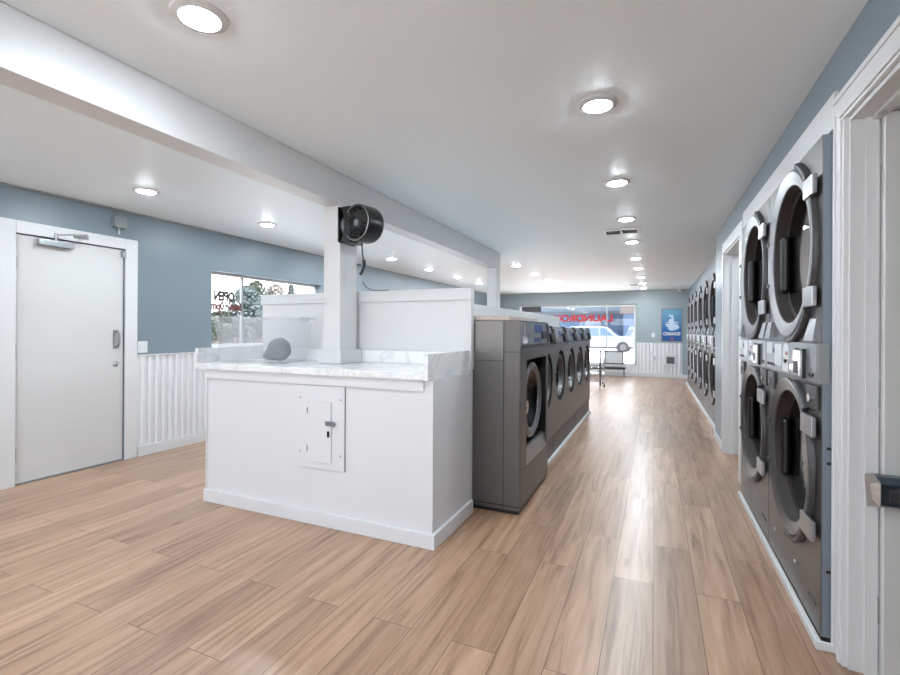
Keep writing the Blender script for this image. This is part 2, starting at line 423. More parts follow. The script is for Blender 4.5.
struct(MB().box(XR-.014, XR-.001, 5.72, 6.47, 0, .085, .003), 'trim_4', M['trim'], 'white baseboard on the blue pier', 'trim')
# doorway between the dryers
dw = thing('trim_5', 'white casing of the open doorway past the near dryers', 'door casing', (XR, 5.19, 0), 0, None, 'structure')
MB().box(-.02, -.001, OY1-5.19-.005, OY1-5.19+.05, 0, OZ+.10, .003).build('casing', M['trim'], dw)
MB().box(-.02, -.001, OY0-5.19-.11, OY0-5.19+.005, 0, OZ+.10, .003).build('casing', M['trim'], dw)
MB().box(-.022, -.001, OY0-5.19+.005, OY1-5.19-.005, OZ-.005, OZ+.10, .003).build('header', M['trim'], dw)
j = MB(); j.box(-.005, .17, OY1-5.19-.02, OY1-5.19+.001, 0, OZ-.02); j.box(-.005, .17, OY0-5.19-.001, OY0-5.19+.02, 0, OZ-.02); j.box(-.005, .17, OY0-5.19, OY1-5.19, OZ-.02, OZ-.006)
j.box(.06, .10, OY1-5.19-.034, OY1-5.19-.02, 0, OZ-.02, .002)
j.build('jamb', M['trim'], dw)

# left door
d = thing('door_1', 'flush white exit door with closer and steel pull in the left wall', 'door', (XL, 2.44, 0), 0, None, 'structure')
Y0, Y1 = DY0-2.44, DY1-2.44
MB().box(-.05, -.008, Y0+.006, Y1-.008, .012, DZ-.008, .003).build('leaf', M['door'], d)
fr = MB()
fr.box(-.149, .018, Y0-.115, Y0-.001, 0, DZ+.103, .003); fr.box(-.149, .018, Y1+.001, Y1+.115, 0, DZ+.103, .003); fr.box(-.149, .018, Y0-.001, Y1+.001, DZ+.001, DZ+.103, .003)
fr.build('frame', M['trim'], d)
MB().box(-.14, -.06, Y0+.002, Y1-.002, .005, DZ, 0).build('stop', M['gask'], d)
MB().box(-.1, .012, Y0+.001, Y1-.001, .0005, .010, .002).build('threshold', M['alu'], d)
for z in (1.82, 1.09, .25):
    MB().cyl((.001, Y0+.002, z-.05), (.001, Y0+.002, z+.05), .008).build('hinge', M['alu'], d)
cl = MB().box(-.006, .045, Y0+.14, Y0+.40, DZ-.075, DZ-.022, .006).build('door_closer', M['alu'], d)
cm = MB(); cm.cyl((.02, Y0+.27, DZ-.022), (.02, Y0+.27, DZ+.045), .012)
cm.tube([(.02, Y0+.27, DZ+.03), (.10, Y0+.33, DZ+.036), (.19, Y0+.42, DZ+.04)], .008); cm.tube([(.19, Y0+.42, DZ+.044), (.10, Y0+.46, DZ+.046), (.02, Y0+.46, DZ+.05)], .007)
cm.box(.018, .03, Y0+.40, Y0+.52, DZ+.03, DZ+.066, .003)
cm.build('closer_arm', M['alu'], cl)
MB().box(-.009, .024, Y1-.07, Y1-.02, 0, 0).bm.free()
MB().box(-.009, -.003, Y1-.10, Y1-.05, 1.09, 1.275, .004).build('pull_plate', M['alu'], d)
MB().tube([(-.004, Y1-.075, 1.11), (.03, Y1-.075, 1.115), (.046, Y1-.075, 1.14), (.05, Y1-.075, 1.18), (.046, Y1-.075, 1.225), (.03, Y1-.075, 1.25), (-.004, Y1-.075, 1.255)], .010, 10).build('pull_handle', M['galv'], d)
MB().lathe([(0, .02), (.012, .02), (.017, .016), (.026, .005), (.028, 0)], (-.009, Y1-.075, .945), (1, 0, 0), 24).build('deadbolt', M['alu'], d)
MB().box(-.006, .022, Y1-.035, Y1+.006, DZ-.08, DZ-.02, .004).build('strike_catch', M['alu'], d)

# right door
d = thing('door_2', 'white door standing open in moulded casing at the right edge, with steel push bar', 'door', (XR, 1.77, 0), 0, None, 'structure')
y1 = D3-1.77; y0 = 1.3-1.77
MB().box(.084, .95, y1-.062, y1-.020, .01, 2.078, .002).build('leaf', M['door'], d)
k = MB()
k.box(-.020, -.001, y1-.006, y1+.098, 0, 2.10, .003); k.box(-.027, -.019, y1+.010, y1+.034, 0, 2.10, .003); k.box(-.026, -.019, y1+.076, y1+.096, 0, 2.14, .003)
k.box(-.020, -.001, y0-.098, y0+.006, 0, 2.10, .003)
k.box(-.020, -.001, y0-.098, y1+.098, 2.10, 2.215, .003); k.box(-.027, -.019, y0-.03, y1+.03, 2.112, 2.136, .003); k.box(-.026, -.019, y0-.095, y1+.096, 2.19, 2.213, .003)
k.build('casing', M['trim'], d)
k = MB(); k.box(-.004, .149, y1-.019, y1-.001, 0, 2.099, .001); k.box(-.004, .149, y0+.001, y0+.019, 0, 2.099, .001); k.box(-.004, .149, y0+.02, y1-.02, 2.082, 2.099)
k.box(.040, .078, y1-.031, y1-.019, 0, 2.082, .002); k.box(.055, .092, y0+.02, y1-.034, 2.068, 2.082, .002)
k.build('jamb', M['trim'], d)
yl = y1-.062
pb = MB().prism([(yl-.078, .672), (yl-.04, .655), (yl-.001, .655), (yl-.001, .765), (yl-.04, .765), (yl-.078, .748)], 'x', .046, .90, .004).build('push_bar', M['bronze'], d)
k = MB(); k.hexa([(.026, yl-.074, .690), (.0455, yl-.082, .668), (.0455, yl-.03, .652), (.026, yl-.03, .652), (.018, yl-.074, .745), (.0455, yl-.082, .752), (.0455, yl-.03, .768), (.018, yl-.03, .768)])
k.build('end_cap', M['worn'], pb)
MB().box(.07, .87, yl-.082, yl-.078, .685, .735, .0015).build('touch_strip', M['dark'], pb)
for z in (1.85, 1.05, .25): MB().cyl((.081, y1-.022, z-.05), (.081, y1-.022, z+.05), .007).build('hinge', M['alu'], d)

# left window
wn = thing('window_1', 'wide window in the left wall with opening hours lettering', 'window', (XL, 4.815, 0), 0, None, 'structure')
a0, a1 = WY0-4.815, WY1-4.815
f = MB()
for q in ((a0, a0+.03), (a1-.03, a1)): f.box(-.149, -.095, q[0], q[1], WZ0, WZ1, .003)
f.box(-.149, -.095, a0, a1, WZ0, WZ0+.035, .003); f.box(-.149, -.095, a0, a1, WZ1-.03, WZ1, .003)
f.build('window_frame', M['trim'], wn)
MB().box(-.14, -.10, -.45, -.42, WZ0+.03, WZ1-.03, .003).build('mullion', M['galv'], wn)
MB().box(-.122, -.118, a0+.02, a1-.02, WZ0+.02, WZ1-.02).build('glass_pane', M['pane'], wn)
MB().box(-.12, .02, a0+.001, a1-.001, WZ0-.001, WZ0+.015, .003).build('window_sill', M['trim'], wn)
def face_left(x, y, z): # text on the left window, readable from outside (seen mirrored from inside)
    return Matrix.Translation((x, y, z)) @ Matrix(((0, 0, -1, 0), (-1, 0, 0, 0), (0, 1, 0, 0), (0, 0, 0, 1)))
text('lettering', 'OPEN', .155, M['vinyl_dark'], wn, face_left(-.116, 4.115-4.815, 1.685), .0015, 1., .009, .30)
text('lettering', '6am-10pm', .135, M['vinyl_maroon'], wn, face_left(-.116, 4.15-4.815, 1.565), .0015, 1., .007, .46)
text('lettering', '7 days a week', .06, M['vinyl_dark'], wn, face_left(-.116, 4.16-4.815, 1.478), .0015, 1., .002, .42)

wn = thing('added_window_4', 'unseen window added farther along the left wall for daylight at the back', 'window', (XL, 10.4, 0), 0, None, 'structure')  # added window, hidden from the camera, brings more daylight to the back
f = MB(); f.box(-.149, -.095, -1.799, -1.76, WZ0, WZ1); f.box(-.149, -.095, 1.76, 1.799, WZ0, WZ1); f.box(-.149, -.095, -1.76, 1.76, WZ0, WZ0+.035); f.box(-.149, -.095, -1.76, 1.76, WZ1-.03, WZ1); f.box(-.14, -.10, -.02, .02, WZ0+.035, WZ1-.03)
f.build('window_frame', M['trim'], wn)
MB().box(-.122, -.118, -1.78, 1.78, WZ0+.02, WZ1-.02).build('glass_pane', M['pane'], wn)
# back window
wn = thing('window_2', 'wide shop window in the end wall with large red lettering', 'window', (-2.19, YB, 0), 0, None, 'structure')
a0, a1 = BX0+2.19, BX1+2.19
f = MB()
for q in ((a0, a0+.045), (a1-.045, a1)): f.box(q[0], q[1], .06, .13, BZ0, BZ1, .004)
f.box(a0, a1, .06, .13, BZ0, BZ0+.045, .004); f.box(a0, a1, .06, .13, BZ1-.045, BZ1, .004)
f.build('window_frame', M['trim'], wn)
for x in (.90,): MB().box(x, x+.025, .075, .115, BZ0+.04, BZ1-.04, .002).build('mullion', M['alu'], wn)
MB().box(a0+.03, a1-.03, .094, .098, BZ0+.03, BZ1-.03).build('glass_pane', M['pane'], wn)
MB().box(a0+.001, a1-.001, -.03, .10, BZ0-.015, BZ0+.004, .003).build('window_sill', M['trim'], wn)
text('lettering', 'LAUNDROMAT', .27, M['vinyl_red'], wn, Matrix.Translation((-2.18+2.19, .093, 1.655)) @ Matrix(((-1, 0, 0, 0), (0, 0, 1, 0), (0, 1, 0, 0), (0, 0, 0, 1))), .0015, 1., .012, 2.14)

# ------------------------------------------------------------------ recessed lights
def light_proto():
    t = thing('recessed_light', '', 'ceiling light', (0, 0, H), 0, 'recessed ceiling lights')
    MB().lathe([(.068, -.004), (.070, -.014), (.088, -.012), (.096, -.006), (.098, 0), (.098, .004), (.068, .004)], (0, 0, 0), (0, 0, 1), 40, True).build('trim_ring', M['trim'], t)
    MB().lathe([(0, -.022), (.03, -.0215), (.05, -.0195), (.062, -.0155), (.0665, -.010), (.0675, -.004), (.0675, -.0008), (0, -.0008)], (0, 0, 0), (0, 0, 1), 32).build('diffuser', M['lamp'], t)
    return t
LP = light_proto(); used = [False]
nth = ['nearest', 'second', 'third', 'fourth', 'fifth', 'sixth', 'seventh', 'eighth', 'ninth', 'tenth']
def place_light(x, y, lab):
    if not used[0]: LP.location = (x, y, H); LP['label'] = lab; used[0] = True
    else: dup(LP, (x, y, H), 0, lab)
for i, y in enumerate((2.469, 3.816, 5.089, 6.413, 7.885, 9.15, 10.68, 12.0, 13.3)):
    place_light(-.27, y, 'recessed light in the right-hand row above the aisle, %s of the row from the viewer' % nth[i])
place_light(-1.544, 1.194, 'recessed light nearest the viewer, at the top left beside the beam')
for i, y in enumerate((7.936, 9.32, 10.54, 11.9)):
    place_light(-2.23, y, 'recessed light beyond the far column, %s of the middle row' % nth[i])
for i, y in enumerate((2.518, 3.84, 5.15, 6.463, 7.827, 9.225, 10.55, 11.9)):
    place_light(-3.89, y, 'recessed light in the left row beside the blue wall, %s from the viewer' % nth[i])
for x, y, lab in ((-.27, -.2, 'added unseen recessed light behind the viewer on the aisle side'), (-.27, -1.6, 'added unseen recessed light by the front wall on the aisle side'),  # unseen lamps added to light the room around and behind the camera
                  (-1.544, -.9, 'added unseen recessed light behind the viewer in the middle'), (-3.89, -.2, 'added unseen recessed light behind the viewer on the door side'),
                  (-3.89, 1.15, 'added unseen recessed light left of the beam, level with the nearest one'), (-3.89, -1.6, 'added unseen recessed light by the front wall on the door side'),
                  (1.4, 5.2, 'added unseen recessed light in the back room beyond the doorway')):  # last one: unseen lamp added so the back room is not dark
    place_light(x, y, lab)

# ceiling vents
def vent(x, y, sx, sy, lab):
    t = thing('ceiling_vent', lab, 'air vent', (x, y, H), 0, 'ceiling air vents')
    f = MB(); f.box(-sx/2, sx/2, -sy/2, -sy/2+.03, -.012, -.0005, .002); f.box(-sx/2, sx/2, sy/2-.03, sy/2, -.012, -.0005, .002)
    f.box(-sx/2, -sx/2+.03, -sy/2+.03, sy/2-.03, -.012, -.0005, .002); f.box(sx/2-.03, sx/2, -sy/2+.03, sy/2-.03, -.012, -.0005, .002); f.box(-.012, .012, -sy/2+.03, sy/2-.03, -.012, -.0005)
    f.build('frame', M['trim'], t)
    MB().box(-sx/2+.02, sx/2-.02, -sy/2+.02, sy/2-.02, -.003, -.0006).build('backing', M['gask'], t)
    n = 9
    s = MB()
    for i in range(n):
        yy = -sy/2+.035+(sy-.07)*i/(n-1)
        for q in (-1, 1):
            xa, xb = (.014, sx/2-.03) if q > 0 else (-sx/2+.03, -.014)
            s.hexa([(xa, yy-.004, -.011), (xb, yy-.004, -.011), (xb, yy+.004, -.004), (xa, yy+.004, -.004), (xa, yy-.003, -.010), (xb, yy-.003, -.010), (xb, yy+.005, -.003), (xa, yy+.005, -.003)])
    s.build('louvres', M['trim'], t)
vent(-.355, 5.72, .40, .26, 'white louvred ceiling vent beside the fourth aisle light')
vent(-.36, 12.4, .42, .30, 'white louvred ceiling vent at the far end near the back wall')

# ------------------------------------------------------------------ counter
ct = thing('counter', 'white panelled counter with marble top standing in front of the half wall', 'counter', (-2.12, 2.44, 0))
x0, x1 = -3.06+2.12, -1.185+2.12
MB().box(x0, x1, .004, .618, .0, .985).build('base_cabinet', M['counterw'], ct)
MB().box(x0-.004, x1-.055, -.012, .004, .918, .984, .003).build('apron', M['counterw'], ct)
k = MB(); k.box(x0-.02, x1+.022, -.016, .004, .0, .088, .003); k.box(x1, x1+.022, .004, .618, 0, .088, .003)
k.build('baseboard', M['counterw'], ct)
MB().box(x1-.035, x1+.004, -.004, .004, .088, .984, .002).build('corner_post', M['counterw'], ct)
MB().box(x0-.006, x0+.006, -.006, .006, .088, .984, .002).build('corner_post', M['counterw'], ct)
MB().box(-3.15+2.12, -1.23+2.12, -.035, .620, .986, 1.03, .003).build('countertop', M['marble'], ct)
MB().box(-1.23+2.12, -1.20+2.12, -.035, .620, .986, 1.14, .003).build('side_splash', M['marble'], ct)
MB().box(-3.15+2.12, -3.12+2.12, -.035, .599, 1.0305, 1.14, .003).build('side_splash', M['marble'], ct)
MB().box(-3.12+2.12, -1.23+2.12, .60, .620, 1.0305, 1.125, .003).build('back_splash', M['marble'], ct)
MB().box(-.002, .002, .0, .006, .09, .917).bm.free()
pn = MB().box(-2.19+2.12, -1.808+2.12, -.007, .004, .37, .912, .002).build('access_panel', M['counterw'], ct)
MB().box(-2.095+2.12, -1.905+2.12, -.017, -.0071, .416, .815, .002).build('panel_door', M['counterw'], pn)
for xx, zz in ((-2.165, .83), (-1.835, .83), (-2.165, .47), (-1.835, .47)): MB().cyl((xx+2.12, -.010, zz), (xx+2.12, -.0068, zz), .006, None, 10).build('screw', M['alu'], pn)
for zz in (.75, .50): MB().box(-2.10+2.12, -2.094+2.12, -.021, -.014, zz-.02, zz+.02).build('hinge', M['alu'], pn)
k = MB(); k.box(-1.945+2.12, -1.875+2.12, -.029, -.017, .66, .69, .003); k.cyl((-1.885+2.12, -.033, .675), (-1.885+2.12, -.017, .675), .016, None, 16)
k.build('hasp', M['panel'], pn)
MB().box(-1.934+2.12, -1.916+2.12, -.023, -.0168, .585, .625, .003).build('lock', M['black'], pn)
MB().box(-1.809+2.12, -1.806+2.12, .001, .0045, .912, .918).bm.free()
sm = MB().box(-1.8062+2.12, -1.8042+2.12, .0, .004, .37, .918).build('panel_seam', M['galv'], ct)

# tote on the counter
RZ = math.radians(13)
tt = thing('storage_tote', 'translucent plastic storage tote standing on the marble counter', 'plastic tote', (-2.735, 2.68, 1.0315), RZ)
def ring_rect(hx, hy, r, n=6):
    P = []
    for cx, cy, a in ((hx-r, hy-r, 0), (-hx+r, hy-r, PI/2), (-hx+r, -hy+r, PI), (hx-r, -hy+r, 1.5*PI)):
        for i in range(n+1): P.append((cx+r*math.cos(a+PI/2*i/n), cy+r*math.sin(a+PI/2*i/n)))
    return P
def rect_loft(mb, secs):
    R = [[mb.bm.verts.new((x, y, z)) for x, y in ring_rect(hx, hy, r)] for hx, hy, r, z in secs]
    n = len(R[0])
    for A_, B_ in zip(R[:-1], R[1:]):
        for i in range(n): mb.bm.faces.new((A_[i], A_[(i+1) % n], B_[(i+1) % n], B_[i]))
    return R
k = MB()
R = rect_loft(k, [(.265, .17, .04, .004), (.272, .177, .045, .02), (.306, .200, .05, .315), (.322, .215, .05, .318), (.325, .218, .05, .33)])
k.bm.faces.new(R[0][::-1])
k.build('tub', M['tote'], tt)
k = MB(); R = rect_loft(k, [(.326, .219, .05, .326), (.330, .223, .05, .334), (.326, .219, .05, .341), (.316, .209, .05, .338), (.316, .209, .05, .33)]); k.build('rim', M['tote'], tt)
k = MB(); k.box(-.352, -.326, -.06, .06, .30, .35, .006); k.build('handle_latch', M['dark'], tt)
k = MB(); k.box(.326, .340, -.06, .06, .30, .345, .006); k.build('handle_latch', M['tote'], tt)
bl = MB().ball((0, 0, .092), .088, (1, 1, 1), .035, 4); bl.ball((-.075, -.01, .05), .05, (1.2, 1, .9), .06, 3)
o = bl.build('rolled_cloth', M['cloth'], None); o.location = (-2.64, 2.73, 1.0375)
tag(o, 'balled grey cloth lying inside the plastic tote', 'cloth')

# ------------------------------------------------------------------ washers
def disc_door(root, cx, cz, y, R, r, depth, name='door'):
    pass

def big_washer():
    t = thing('washing_machine', 'largest grey washing machine, at the near end of the row beside the counter', 'washing machine', (-.85, 3.575, 0), PI/2)
    W = .455; D = .56
    b = MB()
    # body shell with rectangular recess, front plane y = 0, facing -y
    rx0, rx1, rz0, rz1 = -.285, .39, .41, 1.07
    b.box(-W, rx0, 0, D, .03, 1.165, 0); b.box(rx1, W, 0, D, .03, 1.165, 0)
    b.box(rx0, rx1, 0, D, .03, .31); b.box(rx0, rx1, .045, D, .31, .41); b.box(rx0, rx1, 0, D, rz1, 1.165); b.box(rx0, rx1, .15, D, .41, rz1)
    b.build('cabinet', M['body'], t)
    MB().box(-W+.002, W-.002, -.006, -.0005, .06, .30, .002).build('lower_panel', M['body2'], t)
    f = MB(); f.box(-W+.002, rx0, -.006, -.0005, .302, 1.16, .002); f.box(rx1, W-.002, -.006, -.0005, .302, 1.16, .002); f.box(rx0, rx1, -.006, -.0005, rz1, 1.16, .002)
    f.build('front_frame', M['body2'], t)
    MB().hexa([(rx0+.002, -.007, .303), (rx1-.002, -.007, .303), (rx1-.002, .044, .303), (rx0+.002, .044, .303), (rx0+.002, .018, .414), (rx1-.002, .018, .414), (rx1-.002, .044, .414), (rx0+.002, .044, .414)]).build('recess_lip', M['silver'], t)
    k = MB(); k.box(rx0+.001, rx1-.001, .14, .149, .40, rz1-.001); k.box(rx0+.0005, rx0+.004, .002, .14, .42, rz1-.001); k.box(rx1-.004, rx1-.0005, .002, .14, .42, rz1-.001); k.box(rx0, rx1, .002, .14, rz1-.004, rz1-.0005); k.box(rx0, rx1, .046, .14, .4105, .416)
    k.build('recess_lining', M['black'], t)
    dr = MB().lathe([(.215, .10), (.225, .035), (.262, .015), (.292, .03), (.30, .06), (.30, .13), (.215, .13)], (.03, 0, .742), (0, 1, 0), 56, True).build('door', M['ring'], t)
    MB().lathe([(0, .105), (.10, .098), (.18, .075), (.222, .04), (.222, .05), (.18, .085), (.1, .108), (0, .115)], (.03, 0, .742), (0, 1, 0), 48, True).build('glass', M['wglass'], dr)
    MB().lathe([(0, .045), (.012, .03), (.05, .03), (.055, .05), (.055, .1)], (-.13, 0, .70), (0, 1, 0), 24).build('door_latch', M['chrome'], dr)
    MB().box(.31, .345, .06, .13, .66, .82, .006).build('door_hinge', M['dark'], dr)
    # control panel, leaning back a little
    MB().hexa([(-W, -.012, 1.165), (W, -.012, 1.165), (W, D, 1.165), (-W, D, 1.165), (-W, .0, 1.352), (W, .0, 1.352), (W, D, 1.352), (-W, D, 1.352)]).build('top_cabinet', M['body'], t)
    P = lambda x0, x1, z0, z1, d: [(x0, -.012+(z0-1.165)*.064-d, z0), (x1, -.012+(z0-1.165)*.064-d, z0), (x1, -.012+(z0-1.165)*.064-.0003, z0), (x0, -.012+(z0-1.165)*.064-.0003, z0),
                                   (x0, -.012+(z1-1.165)*.064-d, z1), (x1, -.012+(z1-1.165)*.064-d, z1), (x1, -.012+(z1-1.165)*.064-.0003, z1), (x0, -.012+(z1-1.165)*.064-.0003, z1)]
    cp = MB().hexa(P(-W+.01, W-.01, 1.18, 1.343, .004)).build('control_panel', M['panel'], t)
    cb = MB().hexa(P(-.40, -.20, 1.255, 1.335, .02)).build('coin_box', M['galv'], cp)
    MB().hexa(P(-.405, -.30, 1.19, 1.25, .007)).build('label', M['label'], cp)
    MB().hexa(P(-.06, .21, 1.265, 1.33, .006)).build('instruction_plate', M['blueprint'], cp)
    MB().hexa(P(.17, .33, 1.215, 1.275, .014)).build('display', M['black'], cp)
    for q in (-.08, 0., .09): MB().hexa(P(q, q+.05, 1.195, 1.225, .009)).build('button', M['blueprint'], cp)
    MB().hexa(P(.37, .435, 1.185, 1.34, .012)).build('card_slot', M['dark'], cp)
    MB().box(-W+.01, W-.01, .01, D, .004, .03).build('plinth', M['black'], t)
    k = MB(); k.box(-W-.0025, -W, .112, .116, .04, 1.35); k.box(-W-.0025, -W, .0, .114, 1.13, 1.134); k.box(-W-.0025, -W, .114, D, 1.066, 1.07); k.box(-W-.003, -W, .0, D, .055, .062)
    k.build('panel_seams', M['black'], t)
    MB().box(-W-.002, -W-.0003, .118, D-.002, 1.072, 1.349).build('side_panel', M['body2'], t)
    return t
big_washer()
# wood strip lying on top of it, with a lead
o = MB().box(-1.40, -.935, 3.15, 4.02, 1.354, 1.386, .004).build('wooden_board', M['brown'], None, (-1.17, 3.58, 1.354))
tag(o, 'pale wooden board lying on top of the largest washing machine', 'board')

def small_washer():
    t = thing('washing_machine', '', 'washing machine', (0, 0, 0), PI/2, 'row of washing machines')
    W = .352; D = .49; cz = .80; r = .275
    b = MB()
    b.plate_hole(-W, W, .225, 1.15, 0, 0, cz, r)
    for q in ((-W, -W+.004), (W-.004, W)): b.box(q[0], q[1], .001, D, .225, 1.30)
    b.box(-W, W, D-.01, D, .225, 1.30); b.box(-W+.004, W-.004, .001, D, .225, .235)
    b.build('cabinet', M['body2'], t)
    MB().lathe([(r, 0), (r-.004, .06), (r-.03, .11), (0, .112)], (0, 0, cz), (0, 1, 0), 48).build('door_recess', M['black'], t)
    dr = MB().lathe([(.185, .075), (.19, .05), (.205, .012), (.228, .012), (.238, .04), (.238, .108), (.185, .108)], (0, 0, cz), (0, 1, 0), 48, True).build('door', M['dring'], t)
    MB().lathe([(0, .10), (.10, .09), (.187, .06), (.187, .065), (.10, .095), (0, .106)], (0, 0, cz), (0, 1, 0), 40, True).build('glass', M['wglass'], dr)
    MB().box(-.238, -.185, -.02, .03, cz-.055, cz+.055, .01).build('door_handle', M['black'], dr)
    # sloping control panel
    MB().prism([(-.005, 1.152), (.0, 1.15), (D, 1.15), (D, 1.322), (.055, 1.322), (.04, 1.315)], 'x', -W, W, .0).build('control_cabinet', M['body'], t)
    def P(x0, x1, a, c, d):   # a, c = 0..1 up the slope
        f_ = lambda u, e: (-.005+.045*u-e*.96, 1.152+.163*u+e*.25)
        L_ = []
        for u in (a, c):
            y_, z_ = f_(u, d); yb, zb = f_(u, -.001)
            L_ += [(x0, y_, z_), (x1, y_, z_), (x1, yb, zb), (x0, yb, zb)]
        return L_
    cp = MB().hexa(P(-W+.012, W-.012, .06, .95, .004)).build('control_panel', M['panel'], t)
    MB().hexa(P(-.26, .06, .3, .9, .008)).build('instruction_plate', M['galv'], cp)
    MB().hexa(P(-.05, .06, .4, .8, .012)).build('display', M['blueprint'], cp)
    MB().hexa(P(.13, .30, .05, .6, .03)).build('coin_slide', M['black'], cp)
    MB().hexa(P(.14, .27, .62, .92, .014)).build('coin_slot', M['chrome'], cp)
    MB().hexa([(.32, -.02, 1.15), (.345, -.02, 1.15), (.345, .03, 1.15), (.32, .03, 1.15), (.32, .02, 1.33), (.345, .02, 1.33), (.345, .06, 1.33), (.32, .06, 1.33)]).build('divider', M['dark'], t)
    MB().box(-W+.004, W-.004, .012, D-.01, .03, .225).build('kick_plate', M['body'], t)
    MB().box(-W, W, -.004, .012, .218, .228).build('base_gap', M['black'], t)
    return t
sw = small_washer(); WXF = -.93
labs = ['first washing machine beyond the largest one', 'second washing machine beyond the largest one', 'middle one of the five matching washing machines', 'last but one in the row of five matching washing machines', 'washing machine at the far end of the row']
for i in range(5):
    loc = (WXF, 4.04+.71*i+.355, 0)
    if i == 0: sw.location = loc; sw['label'] = labs[0]
    else: dup(sw, loc, PI/2, labs[i])
struct(MB().box(-1.40, WXF+.012, 4.042, 7.585, 0, .029, .003), 'trim_6', M['trim'], 'white strip on the floor along the matching washing machines', 'trim')

# ------------------------------------------------------------------ stacked dryers
DW = .468; PW = .475; DH = 2.085
def dryer_stack():
    t = thing('stacked_dryer', '', 'tumble dryer', (0, 0, 0), -PI/2, 'stacked tumble dryers')
    D = .62
    secs = [(.035, 1.065, .668, .380, .322), (1.235, DH, 1.663, .41, .342)]
    b = MB()
    for z0, z1, cz, R, r in secs: b.plate_hole(-DW, DW, z0, z1, 0, 0, cz, r, 56)
    b.box(-DW, -DW+.004, .0005, D, .035, DH); b.box(DW-.004, DW, .0005, D, .035, DH); b.box(-DW, DW, D-.005, D, .035, DH); b.box(-DW+.004, DW-.004, .0005, D, DH-.005, DH)
    b.box(-DW+.004, DW-.004, .0005, .02, 1.06, 1.24); b.box(-DW+.004, DW-.004, .0005, D-.005, .035, .045)
    b.build('cabinet', M['body2'], t)
    MB().box(DW+.0002, DW+.003, .002, D-.002, .04, DH-.003, .001).build('side_panel', M['side'], t)
    for zz in (.74, .80, .30): MB().box(DW+.003, DW+.0045, .016, .036, zz, zz+.012).build('slot', M['black'], t)
    MB().box(-DW+.003, DW-.003, .02, D, .002, .034).build('plinth', M['dark'], t)
    for z0, z1, cz, R, r in secs:
        dr = MB().lathe([(r-.002, .035), (r-.002, -.008), (r+.004, -.011), (R-.008, -.022), (R, -.018), (R, -.001), (r+.02, -.001), (r+.01, .035)], (0, 0, cz), (0, 1, 0), 72, True).build('door', M['ring'], t)
        MB().lathe([(r-.004, -.002), (r-.012, .045), (r-.026, .05), (r-.03, .11), (r-.03, .13), (r-.004, .13)], (0, 0, cz), (0, 1, 0), 64, True).build('door_well', M['maroon'], dr)
        MB().lathe([(0, .058), (.15, .057), (r-.028, .052), (r-.028, .057), (.15, .062), (0, .063)], (0, 0, cz), (0, 1, 0), 56, True).build('glass', M['dglass'], dr)
        MB().box(-r+.035, -r+.100, .012, .0515, cz-.17, cz+.14, .022, 4).build('inner_grip', M['black'], dr)
        # bumper arcs round the ring: long one on the hinge side, short one at the foot
        k = MB()
        for a0, a1 in ((-.50, .50), (.74, 1.62), (-1.22, -.74)):
            k.lathe([(R+.003, -.001), (R+.003, -.014), (R+.008, -.024), (R+.024, -.024), (R+.030, -.014), (R+.030, -.001)], (0, 0, cz), (0, 1, 0), 20, True, a0, a1, (1, 0, 0))
        k.build('door_bumper', M['dark'], dr)
        for s_ in (-1, 1):
            q = R*math.cos(.62); zz = cz+s_*R*math.sin(.62)*.98
            MB().box(q-.012, DW-.016, -.032, -.012, zz-.042, zz+.042, .005).build('hinge', M['silver'], dr)
        k = MB()
        for zz in (.12, -.12): k.box(-R-.012, -R+.035, -.026, -.014, cz+zz-.012, cz+zz+.012, .004)
        k.build('clips', M['black'], dr)
        MB().lathe([(r-.034, .13), (r-.036, .5), (0, .51)], (0, 0, cz), (0, 1, 0), 48).build('drum', M['drum'], t)
    # wedge lugs under the upper door
    for s_ in (-1, 1):
        xa, xb = (s_*(DW-.005), s_*(DW-.135))
        MB().hexa([(min(xa, xb), -.03, 1.243), (max(xa, xb), -.03, 1.243), (max(xa, xb), -.0005, 1.243), (min(xa, xb), -.0005, 1.243),
                   (min(xa, xb)+.02, -.012, 1.335), (max(xa, xb)-.02, -.012, 1.335), (max(xa, xb)-.02, -.0005, 1.335), (min(xa, xb)+.02, -.0005, 1.335)]).build('lug', M['silver'], t)
        pl = MB().box(min(s_*(DW-.018), s_*(DW-.165)), max(s_*(DW-.018), s_*(DW-.165)), -.012, -.0005, .955, 1.055, .004).build('lock_plate', M['dark'], t)
        MB().cyl((s_*(DW-.095), -.022, 1.0), (s_*(DW-.095), -.012, 1.0), .018, None, 20).build('lock', M['chrome'], pl)
    cp = MB().box(-DW+.004, DW-.004, -.016, -.0005, 1.07, 1.23, .003).build('control_panel', M['panel'], t)
    MB().box(-.44, -.31, -.019, -.0161, 1.155, 1.22, .002).build('label', M['label'], cp)
    MB().box(-.25, -.10, -.019, -.0161, 1.10, 1.215, .002).build('label', M['label'], cp)
    k = MB(); k.lathe([(0, -.0035), (.05, -.0035), (.056, 0)], (-.02, -.016, 1.17), (0, 1, 0), 32); k.box(-.075, .035, -.0195, -.0161, 1.08, 1.145, .002); k.build('label', M['label'], cp)
    MB().box(-.01, .03, -.0215, -.0198, 1.165, 1.182, .001).build('label_mark', M['red'], cp)
    k = MB(); k.box(.10, .16, -.03, -.016, 1.085, 1.13, .004); k.box(.21, .30, -.04, -.016, 1.08, 1.20, .004); k.build('coin_slide', M['chrome'], cp)
    k = MB(); k.box(.195, .209, -.03, -.016, 1.075, 1.205); k.box(.301, .318, -.03, -.016, 1.075, 1.205); k.box(.225, .285, -.042, -.04, 1.095, 1.15); k.build('coin_frame', M['black'], cp)
    for q in (-.42, -.37, -.33, -.28, .055, .36, .40): MB().box(q, q+.025, -.022, -.016, 1.092, 1.108, .002).build('button', M['dark'], cp)
